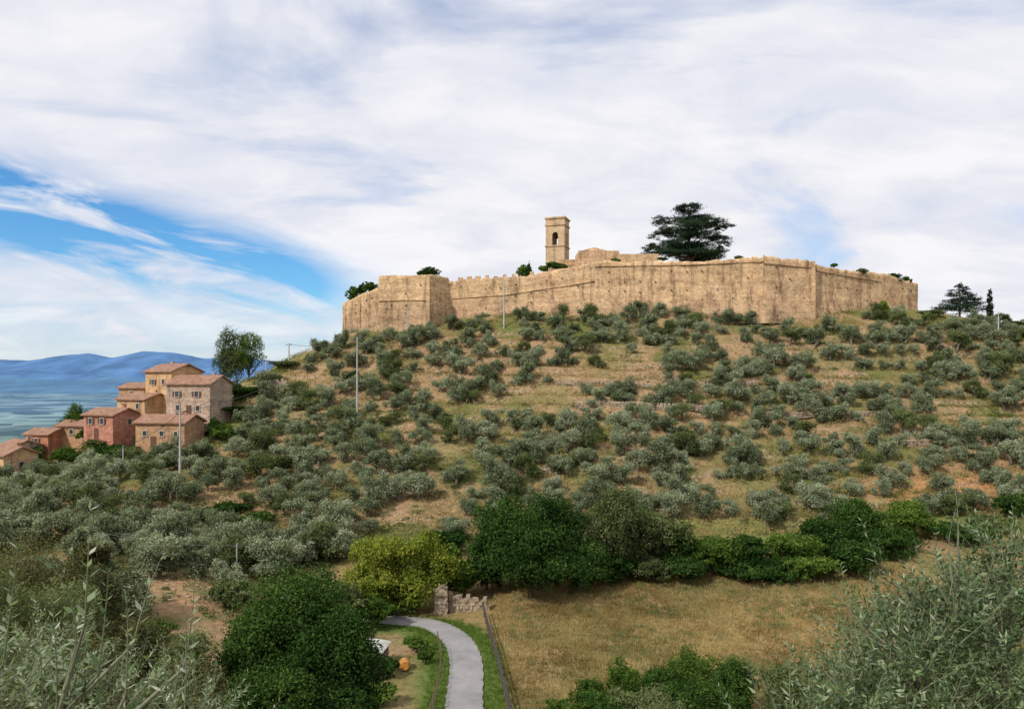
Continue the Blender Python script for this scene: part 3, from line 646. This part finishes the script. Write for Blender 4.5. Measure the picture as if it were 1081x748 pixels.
for i in range(8): bg.box((X(281,156)+i*0.55,156+i*0.1,h1(X(285,156),156)+1.4),(0.56,0.6,2.8+math.sin(i*2.3)*0.6))
bg.obj('ruined_stone_wall',M_rub)
# ---------------- poles
def pole(name,u,vt,d,arms=True,rad=0.13,mat=None,arm_rot=0.3,lamp=False):
    x_=X(u,d); z_=h1(x_,d); h=max(4,top(vt,d)-z_); e=empty(name,(x_,d,z_)); b=Bag(); b.tube([(0,0,-0.5),(0,0,h)],[rad*1.4,rad*0.8],8); b.obj('post',mat or M_conc,e,True)
    if arms:
        a=Bag(); a.box((0,0,h-0.4),(1.3,0.09,0.1),arm_rot)
        for s in(-0.55,0,0.55): a.tube([(s*math.cos(arm_rot),s*math.sin(arm_rot),h-0.35),(s*math.cos(arm_rot),s*math.sin(arm_rot),h-0.12)],[0.06,0.04],6)
        a.obj('crossarm_and_insulators',M_rust,e)
    if lamp:
        a=Bag(); a.tube([(0,0,h-0.1),(0.5,-0.3,h+0.15),(1.1,-0.7,h+0.1)],[0.05,0.05,0.04],6); a.box((1.2,-0.75,h+0.05),(0.6,0.3,0.16)); a.obj('lamp_head',M_conc,e)
    return np.array((x_,d,z_+h-0.15))
pA=pole('utility_pole',190,434,118,rad=0.15); pB=pole('utility_pole',377,356,141,rad=0.16); pC=pole('utility_pole',305,364,172); pD=pole('utility_pole',430,325,171,rad=0.13); pole('street_lamp',532,296,170,False,0.15,lamp=True)
pE=pole('utility_pole',281,379,160,rad=0.14); pF=pole('utility_pole',1054,330,165,rad=0.13); pG=pole('utility_pole',130,470,128,rad=0.1); pH=pole('utility_pole',250,583,84,rad=0.08); pI=pole('utility_pole',92,560,88,rad=0.08); pole('utility_pole',12,470,150,rad=0.1)
def wire(name,a,b,sag,r=0.035):
    p=[a+(b-a)*t+np.array([0,0,-sag*4*t*(1-t)]) for t in np.linspace(0,1,14)]; g=Bag(); g.tube(p,[r]*14,4); g.obj(name,M_wire)
wire('power_line',pA,pB,2); wire('power_line',pB,pC,1); wire('power_line',pB,pD,1); wire('power_line',pG,pA,0.8); wire('power_line',pA,pE,1.5); wire('power_line',pH,pI,0.7); wire('power_line',pI,pG,1.0)
# ---------------- hedge and valley trees
T=[('oak_tree',540,512,87,96,L_dark,18000),('oak_tree',588,508,88,90,L_dark,18000),('oak_tree',560,550,84,130,L_dark,18000),('oak_tree',520,545,86,60,L_dark,9000),('willow_tree',650,516,91,95,L_grey,16000),('willow_tree',690,534,93,80,L_grey,11000),
 ('shrub',515,575,87,60,L_dark,8000),('shrub',610,570,86,70,L_dark,11000),('shrub',715,556,93,70,L_dark,9000),('shrub',752,562,92,65,L_mid,9000),('shrub',790,565,92,66,L_dark,9000),('shrub',835,556,93,66,L_mid,9000),('shrub',870,540,95,66,L_dark,9000),('oak_tree',905,520,97,84,L_dark,13000),
 ('shrub',850,583,91,74,L_mid,8000),('shrub',900,568,91,70,L_dark,8000),('shrub',940,552,94,70,L_dark,8000),('oak_tree',960,526,99,66,L_mid,10000),('shrub',1010,552,97,70,L_dark,8000),('shrub',1050,545,100,60,L_grey,7000),('oak_tree',1075,520,104,50,L_dark,7000),
 ('shrub',650,585,89,60,L_dark,8000),('shrub',685,585,90,60,L_grey,7000),('shrub',725,585,90,60,L_dark,7000),('shrub',780,590,90,70,L_dark,7000),('shrub',820,588,90,60,L_dark,7000),
 ('walnut_tree',400,566,80,84,L_yel,15000),('walnut_tree',440,560,81,90,L_yel,15000),('walnut_tree',472,575,84,60,L_mid,9000),('shrub',385,595,79,60,L_yel,7000),('shrub',490,590,85,50,L_mid,7000),('shrub',395,625,74.5,50,L_mid,6000),('shrub',425,622,79.5,40,L_mid,5000),('shrub',360,615,73,60,L_grey,7000),
 ('shrub',240,530,108,50,L_dark,6000),('shrub',215,538,106,40,L_dark,5000),('shrub',270,545,104,50,L_dark,5000),('shrub',600,480,124,26,L_mid,3000),('shrub',365,565,98,60,L_grey,6000),('shrub',300,575,96,50,L_grey,6000),('shrub',470,560,98,60,L_dark,6000),
 ('shrub',735,676,54,76,L_mid,13000),('shrub',775,690,53,70,L_dark,11000),('shrub',700,695,53,60,L_dark,10000),('shrub',745,712,50,90,L_dark,9000),('shrub',658,694,56,50,L_mid,7000),('shrub',620,715,55,50,L_mid,7000),('shrub',665,724,50,60,L_grey,8000),('shrub',640,730,50,70,L_dark,8000),('shrub',700,730,49,80,L_grey,8000),('shrub',830,700,50,80,L_grey,9000),('shrub',590,738,52,40,L_mid,5000),
 ('shrub',440,668,67,26,L_mid,5000),('shrub',450,690,64,20,L_mid,4000),('shrub',405,738,55,40,L_mid,5000),('shrub',412,690,61,22,L_dark,3000),
 ('shrub',120,600,78,60,L_mid,6000),('shrub',245,610,74,50,L_grey,6000),('oak_tree',90,570,76,60,L_brown,8000),('shrub',160,660,62,60,L_mid,7000)]
for i,(nm,u,vt,d,w,m,nl_) in enumerate(T):
    leaf=0.2+0.0012*d if d>70 else 0.16
    upto(nm,u,vt,d,w,m,500+i,nleaf=int(nl_*1.1),leaf=leaf,trunk=0.03 if 'tree' in nm else 0.02,nl=15)
upto('fig_tree',305,598,40,160,L_dark,700,nleaf=44000,leaf=0.17,trunk=0.04,nl=20)
upto('fig_tree',355,635,38,110,L_dark,701,nleaf=28000,leaf=0.16,trunk=0.03,nl=16)
upto('shrub',290,690,36,150,L_dark,705,nleaf=24000,leaf=0.16,trunk=0.03,nl=16)
upto('shrub',360,715,36,90,L_dark,706,nleaf=16000,leaf=0.16,trunk=0.03,nl=14)
for i,(u,vt,d,w,m) in enumerate([(30,560,46,120,L_brown),(100,585,44,110,L_brown),(40,610,38,140,L_grey),(145,640,40,90,L_brown),(200,660,36,90,L_grey),(190,700,30,110,L_brown),(60,660,30,140,L_brown),(-20,590,36,110,L_grey),(1040,640,30,150,L_grey),(940,710,28,120,L_brown)]):
    upto('olive_tree',u,vt,d,w,m,720+i,nleaf=24000,leaf=0.16,trunk=0.1,nl=16,aspect=0.35,bark=M_obark)
# ---------------- near olive trees with real sprigs
def sprigtree(name,x0,y0,lobes,ntw,seed,leafL=0.072,shoots=(),density=1.0,Ls=(0.35,0.8),tr=0.2):
    rng=np.random.default_rng(seed); z0=h1(x0,y0); e=empty(name,(x0,y0,z0)); o=np.array([x0,y0,z0]); bg=Bag(); LV=[];LS=[]; tg_=Bag()
    lb=np.array(lobes,float); lb[:,:3]-=o
    fork=np.array([0,0,max(0.3,lb[:,2].min()*0.45)])
    bg.tube([(0,0,-0.3),fork*0.5+[0.05,0,0],fork],[tr,tr*0.75,tr*0.6],8)
    for l in lb: bg.tube([fork,(fork+l[:3])/2+[0,0,-0.1],l[:3]],[tr*0.4,tr*0.22,tr*0.1],6)
    tw=[]
    p=(lb[:,3]**2); p/=p.sum()
    for i in range(ntw):
        l=lb[rng.choice(len(lb),p=p)]; d=rng.normal(size=3); d[2]=abs(d[2])*0.9-0.25; d/=np.linalg.norm(d)
        s=l[:3]+d*l[3]*rng.uniform(0.1,0.75); L=rng.uniform(*Ls); dd=d*0.7+np.array([0,0,0.55])+rng.normal(0,0.25,3); tw.append((s,dd,L))
    for (tip,L) in shoots:
        t=np.array(tip)-o; near=lb[np.argmin(((lb[:,:3]-t)**2).sum(1))][:3]; dd=(t-near); dd/=np.linalg.norm(dd); dd=dd*0.5+np.array([0,0,0.8]); dd/=np.linalg.norm(dd); tw.append((t-dd*L,dd,L))
        tg_.tube([near,(near+t-dd*L)/2,t-dd*L],[0.012,0.009,0.006],4)
    for (s,dd,L) in tw:
        dd=dd/np.linalg.norm(dd); bend=(rng.normal(0,0.15,3)+np.array([0,0,-0.08]))*min(1,L/0.6); k=5; ts=np.linspace(0,1,k)
        pts=np.array([s+dd*L*t+bend*L*t*t for t in ts]); tg_.tube(pts,np.linspace(0.0042,0.0015,k),3)
        nl_=int(L/0.016*density); t=np.repeat(np.linspace(0.08,1,nl_//2),2); nl_=len(t)
        c=s+dd*L*t[:,None]+bend*L*(t**2)[:,None]; tg=dd+2*bend*t[:,None]; tg/=np.linalg.norm(tg,axis=1,keepdims=True)
        ph=np.repeat(np.arange(nl_//2)*1.57,2)+np.tile([0,math.pi],nl_//2)+rng.normal(0,0.4,nl_)
        a=np.cross(tg,np.array([0.3,0.5,0.1])); a/=np.linalg.norm(a,axis=1,keepdims=True); b=np.cross(tg,a)
        side=a*np.cos(ph)[:,None]+b*np.sin(ph)[:,None]; ld=tg*rng.uniform(0.5,0.9,nl_)[:,None]+side; ld/=np.linalg.norm(ld,axis=1,keepdims=True)
        wv=np.cross(ld,tg); wv/=np.linalg.norm(wv,axis=1,keepdims=True)+1e-9; wv=wv+rng.normal(0,0.3,(nl_,3)); 
        ll=(leafL*rng.uniform(0.7,1.2,nl_)*(1-0.35*t))[:,None]; w=ll*0.13
        q=np.stack([c,c+ld*ll*0.45+wv*w,c+ld*ll,c+ld*ll*0.45-wv*w],1).reshape(-1,3); LV.append(q)
        LS.append(np.clip(rng.normal(0.55+rng.normal(0,0.16),0.24,nl_),0,1))
    V=np.vstack(LV); s=np.concatenate(LS); mesh_np('leaves',V,np.arange(len(V)).reshape(-1,4),L_olive_fg,s,e); bg.obj('trunk_and_limbs',M_obark,e,True); tg_.obj('twigs',M_twig,e,True)
def LB(u,v,d,rpx): return (*P(u,v,d),rpx/F*d)
sprigtree('olive_tree',X(1040,5.2),5.2,[LB(1010,655,5,55),LB(1070,635,5.2,65),LB(960,700,4.9,70),LB(1050,710,4.9,80),LB(905,745,4.8,70),LB(980,775,4.7,75),LB(1090,765,4.9,75),LB(935,665,5.4,40),LB(1060,585,5.5,32),LB(848,780,4.7,45),LB(1000,690,6,80),LB(1060,660,6.2,90),LB(930,730,5.8,80)],1350,11,leafL=0.072,density=0.95,tr=0.1,
  shoots=[(P(1012,482,5),0.5),(P(1075,525,5),0.42),(P(912,545,5),0.42),(P(985,565,5),0.34),(P(885,590,5.1),0.38),(P(1045,550,5),0.36),(P(950,600,5),0.34),(P(790,690,4.8),0.36),(P(830,680,4.8),0.36),(P(860,650,4.8),0.36),(P(765,730,4.8),0.34),(P(1030,530,5.2),0.4),(P(900,620,5),0.32),(P(1000,520,5.1),0.4),(P(925,580,5),0.36)],Ls=(0.18,0.42))
sprigtree('olive_tree',X(60,6.5),6.5,[LB(50,730,6.5,80),LB(120,750,6.5,70),LB(10,700,6.7,55),LB(170,770,6.5,60),LB(-30,740,6.5,80),LB(215,785,6.6,45)],300,12,Ls=(0.25,0.55),
  shoots=[(P(140,660,6.5),0.4),(P(205,660,6.7),0.4),(P(225,700,6.7),0.4),(P(180,690,6.6),0.4),(P(250,745,6.9),0.4)])
sprigtree('olive_tree',X(40,3.0),3.0,[LB(60,760,2.8,50),LB(110,780,2.8,50),LB(0,750,2.9,60),LB(180,800,2.8,50),LB(-40,740,2.8,60)],34,13,Ls=(0.16,0.34),leafL=0.064,density=0.75,tr=0.06,
  shoots=[(P(97,530,2.7),0.46),(P(86,575,2.8),0.38),(P(18,592,2.7),0.4),(P(60,640,2.8),0.36),(P(140,640,2.8),0.34),(P(6,650,2.7),0.32),(P(200,655,2.9),0.34),(P(232,700,2.9),0.3),(P(180,690,2.8),0.32),(P(118,612,2.8),0.36),(P(40,690,2.7),0.3),(P(215,610,3.0),0.36),(P(160,590,3.0),0.34)])
# ---------------- lane furniture
x_=X(466,79.5); z_=h1(x_,79.5); rng=np.random.default_rng(9)
gp=empty('stone_gate_pillar',(x_,79.5,z_)); b=Bag()
for i in range(7): b.box((rng.normal(0,0.04),rng.normal(0,0.04),0.2+i*0.4),(1.5-0.03*i,1.1,0.39),rng.normal(0,0.05),0.96)
b.box((0.1,0,3.0),(1.1,0.9,0.3),0.2,0.6); b.obj('stone_courses',M_rub,gp)
b=Bag()
for i in range(16):
    xx=x_+1.0+i*0.26; hh=2.5-abs(math.sin(i*0.9))*0.5-0.07*i
    for k in range(max(1,int(hh/0.36))): b.box((xx+rng.normal(0,0.05),80.0+i*0.03+rng.normal(0,0.05),h1(xx,80)+0.1+k*0.36),(0.42,0.7,0.35),rng.normal(0,0.12),0.92)
b.obj('ruined_garden_wall',M_rub)
def fence(name,pts,hgt,mat,step=1.8,rails=(0.45,0.9),rp=0.06,rr=0.045):
    pts=np.array(pts,float); e=empty(name,(0,0,0)); seg=catmull(pts,6); last=None; b=Bag(); P_=[]
    for q in seg:
        if last is None or np.hypot(*(q-last))>=step: P_.append(q); last=q
    for q in P_: z=h1(*q); b.tube([(q[0],q[1],z-0.3),(q[0],q[1],z+hgt)],[rp,rp*0.9],6)
    b.obj('posts',mat,e,True); b=Bag()
    for i in range(len(P_)-1):
        for r_ in rails:
            p,q=P_[i],P_[i+1]; b.tube([(p[0],p[1],h1(*p)+r_),(q[0],q[1],h1(*q)+r_)],[rr,rr],5)
    b.obj('rails',mat,e,True)
fence('wooden_rail_fence',[(X(542,50),50),(X(534,57),57),(X(525,64),64),(X(517,71),71),(X(511,78),78)],1.1,M_rust,1.7,(0.3,0.65,1.0),0.08,0.07)
fence('wire_fence',[(X(455,52),52),(X(462,58),58),(X(466,64),64),(X(462,69),69)],1.3,M_wood,1.9,(0.5,0.9,1.2),0.06,0.015)
sx,sy=X(390,62),62; sz=h1(sx,sy); shd=empty('garden_shed',(sx,sy,sz)); shd.rotation_euler=(0,0,math.radians(-6))
a=Bag(); a.box((0,0,0.7),(2.0,4.6,2.2)); a.obj('walls',M_wood,shd)
a=Bag(); 
for i in range(15): a.add([(-1.2,-2.5+i*0.345,2.12),(1.2,-2.5+i*0.345,1.82),(1.2,-2.16+i*0.345,1.82),(-1.2,-2.16+i*0.345,2.12),(-1.2,-2.33+i*0.345,2.2),(1.2,-2.33+i*0.345,1.9)],[(0,1,5,4),(4,5,2,3),(0,3,2,1),(0,4,3),(1,2,5)])
a.obj('corrugated_roof',simple('grey_sheet',(0.36,0.35,0.32),0.7,0.35,1.5),shd)
a=Bag(); a.box((1.01,0,0.7),(0.06,0.9,1.8)); a.obj('door',M_shut,shd)
def barrel(x_,y_,rot,s=0.8):
    z=h1(x_,y_); e=empty('wooden_barrel',(x_,y_,z+0.6*s)); e.scale=(s,s,s); e.rotation_euler=(0,0,rot); a=Bag(); ts=np.linspace(-0.8,0.8,9)
    a.tube([(0,t,0) for t in ts],[0.6-0.16*(t/0.8)**2 for t in ts],18)
    for t in(-0.76,0.76): a.add([(0.44*math.cos(2*math.pi*s/18),t,0.44*math.sin(2*math.pi*s/18)) for s in range(18)],[tuple(range(18)) if t>0 else tuple(range(17,-1,-1))])
    a.obj('staves',M_barrel,e); a=Bag()
    for t in(-0.7,-0.3,0.3,0.7): a.tube([(0,t-0.035,0),(0,t+0.035,0)],[0.612-0.16*(t/0.8)**2]*2,18)
    a.obj('hoops',M_rust,e); a=Bag(); a.box((0,-0.45,-0.52),(0.9,0.12,0.25)); a.box((0,0.45,-0.52),(0.9,0.12,0.25)); a.obj('cradle',M_wood,e)
barrel(X(427,63),63,0.15)
# ---------------- mountains
def mountains(name,yr,half,prof,col,seed,zb=-200,rough=0.5,x0=-30000,x1=22000):
    xs=np.linspace(x0,x1,700); ys=np.linspace(yr-half,yr+half*0.8,44); gx,gy=np.meshgrid(xs,ys)
    pu=np.array([p[0] for p in prof],float); pv=np.array([p[1] for p in prof],float)
    zr=(HV-np.interp(gx,(pu-HU)/F*yr,pv))/F*yr+ (fbm(gx/1500,gx*0,seed+5,4)-0.5)*180
    t=np.clip(1-np.abs(gy-yr)/half,0,1)
    spur=fbm(gx/1400+gy*0.0002,gy/5200,seed,5)
    sh_=t**(0.85+1.2*spur)
    z=zb+(zr-zb)*sh_*(1-(1-t)*rough*(spur-0.3))
    V=np.c_[gx.ravel(),gy.ravel(),z.ravel()]; nx_=700; ii=(np.arange(43)[:,None]*nx_+np.arange(nx_-1)[None]).ravel()
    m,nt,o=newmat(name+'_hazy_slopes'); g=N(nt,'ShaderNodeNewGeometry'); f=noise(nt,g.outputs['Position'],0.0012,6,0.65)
    c=ramp(nt,f,[(0.35,tuple(q*0.75 for q in col)),(0.65,tuple(q*1.25 for q in col))]); b=N(nt,'ShaderNodeBsdfDiffuse'); nt.links.new(c,b.inputs[0]); nt.links.new(b.outputs[0],o.inputs[0])  # col carries the blue of aerial haze, painted straight onto the slopes
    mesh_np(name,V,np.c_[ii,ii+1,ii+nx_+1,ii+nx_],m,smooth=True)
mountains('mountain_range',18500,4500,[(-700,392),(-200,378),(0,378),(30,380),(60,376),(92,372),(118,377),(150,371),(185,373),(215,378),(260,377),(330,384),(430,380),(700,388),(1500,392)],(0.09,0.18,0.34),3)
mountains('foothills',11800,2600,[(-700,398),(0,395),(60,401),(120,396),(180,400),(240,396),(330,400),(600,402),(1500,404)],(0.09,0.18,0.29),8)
# ---------------- light
sun_dir=Vector((-0.62,-0.62,0.78)).normalized()
sl=bpy.data.lights.new('sun','SUN'); sl.energy=3.5; sl.angle=math.radians(2.0); sl.color=(1,0.94,0.85)
so=bpy.data.objects.new('sun',sl); so.rotation_euler=sun_dir.to_track_quat('Z','Y').to_euler(); link(so)
w=bpy.data.worlds.new('World'); sc.world=w; w.use_nodes=True; nt=w.node_tree; nt.nodes.clear()
out=N(nt,'ShaderNodeOutputWorld'); bgn=N(nt,'ShaderNodeBackground'); bgn.inputs[1].default_value=0.1
sky=N(nt,'ShaderNodeTexSky',sky_type='NISHITA'); sky.sun_disc=False; sky.sun_elevation=math.asin(sun_dir.z); sky.sun_rotation=math.atan2(sun_dir.x,sun_dir.y); sky.altitude=300
tc=N(nt,'ShaderNodeTexCoord'); nv=N(nt,'ShaderNodeVectorMath',operation='NORMALIZE'); nt.links.new(tc.outputs['Generated'],nv.inputs[0])
s3=N(nt,'ShaderNodeSeparateXYZ'); nt.links.new(nv.outputs[0],s3.inputs[0]); dx,dy,dz=s3.outputs
az=mth(nt,'ARCTAN2',dx,dy); hyp=mth(nt,'SQRT',mth(nt,'ADD',mth(nt,'MULTIPLY',dx,dx),mth(nt,'MULTIPLY',dy,dy)))
el=mth(nt,'DIVIDE',dz,mth(nt,'MAXIMUM',hyp,0.02))
zz=mth(nt,'ADD',mth(nt,'MAXIMUM',dz,0.0),0.26)
cv=N(nt,'ShaderNodeCombineXYZ'); nt.links.new(mth(nt,'DIVIDE',dx,zz),cv.inputs[0]); nt.links.new(mth(nt,'DIVIDE',dy,zz),cv.inputs[1])
mp=N(nt,'ShaderNodeMapping'); mp.inputs['Rotation'].default_value=(0,0,math.radians(-28)); mp.inputs['Scale'].default_value=(0.75,1.15,1); nt.links.new(cv.outputs[0],mp.inputs[0])
c1=noise(nt,mp.outputs[0],1.35,6,0.55,0.7); c2=noise(nt,mp.outputs[0],3.8,6,0.6,0.4)
ca_=N(nt,'ShaderNodeCombineXYZ'); nt.links.new(az,ca_.inputs[0]); nt.links.new(mth(nt,'MULTIPLY',mth(nt,'ADD',el,mth(nt,'MULTIPLY',az,0.2)),4.0),ca_.inputs[1])
c3=noise(nt,ca_.outputs[0],4.6,7,0.58,0.7)
line=mth(nt,'MULTIPLY_ADD',mth(nt,'ADD',az,0.606),-0.215,0.197)
dd=mth(nt,'DIVIDE',mth(nt,'SUBTRACT',mth(nt,'ADD',el,mth(nt,'MULTIPLY_ADD',c3,0.06,-0.03)),line),0.047)
gap=mth(nt,'EXPONENT',mth(nt,'MULTIPLY',mth(nt,'MULTIPLY',dd,dd),-1.0))
azm=N(nt,'ShaderNodeMapRange',interpolation_type='SMOOTHSTEP'); nt.links.new(az,azm.inputs[0]); azm.inputs[1].default_value=-0.13; azm.inputs[2].default_value=-0.36; azm.inputs[3].default_value=0; azm.inputs[4].default_value=1
gap=mth(nt,'MULTIPLY',gap,azm.outputs[0])
wisp=ramp(nt,c3,[(0.50,(0,0,0)),(0.64,(1,1,1))])
blue=mth(nt,'MULTIPLY',mth(nt,'MULTIPLY',gap,1.8,clamp=True),mth(nt,'SUBTRACT',1.0,mth(nt,'MULTIPLY',wisp,0.85)))
thin=ramp(nt,c1,[(0.33,(0.5,0.5,0.5)),(0.46,(0.0,0.0,0.0))])
blue=mth(nt,'MAXIMUM',blue,thin)
lowm=N(nt,'ShaderNodeMapRange',interpolation_type='SMOOTHSTEP'); nt.links.new(el,lowm.inputs[0]); lowm.inputs[1].default_value=0.16; lowm.inputs[2].default_value=0.04; lowm.inputs[3].default_value=0; lowm.inputs[4].default_value=0.3
blue=mth(nt,'MAXIMUM',blue,mth(nt,'MULTIPLY',mth(nt,'MULTIPLY',lowm.outputs[0],azm.outputs[0]),mth(nt,'SUBTRACT',1.0,wisp)))
cover=mth(nt,'SUBTRACT',1.0,blue,clamp=True)
cloud=ramp(nt,mth(nt,'ADD',mth(nt,'MULTIPLY',c1,0.55),mth(nt,'MULTIPLY',c2,0.45)),[(0.36,(6.6,7.2,8.4)),(0.48,(8.0,8.15,8.9)),(0.59,(9.4,9.35,9.6))])
hs=N(nt,'ShaderNodeHueSaturation'); hs.inputs['Saturation'].default_value=1.25; hs.inputs['Value'].default_value=1.3; nt.links.new(sky.outputs[0],hs.inputs['Color'])
skyc=mixc(nt,1.0,hs.outputs[0],(0.6,0.98,1.22),'MULTIPLY')
fin=mixc(nt,cover,skyc,cloud)
nt.links.new(fin,bgn.inputs[0]); nt.links.new(bgn.outputs[0],out.inputs[0])
# ---------------- camera
cam=bpy.data.cameras.new('camera'); cam.sensor_width=36; cam.lens=F/1081*36; cam.shift_y=31/1081; cam.clip_end=90000; cam.clip_start=0.1
co=bpy.data.objects.new('camera',cam); co.rotation_euler=(math.pi/2,0,0); link(co); sc.camera=co
sc.view_settings.view_transform='Standard'; sc.view_settings.look='None'; sc.view_settings.exposure=0
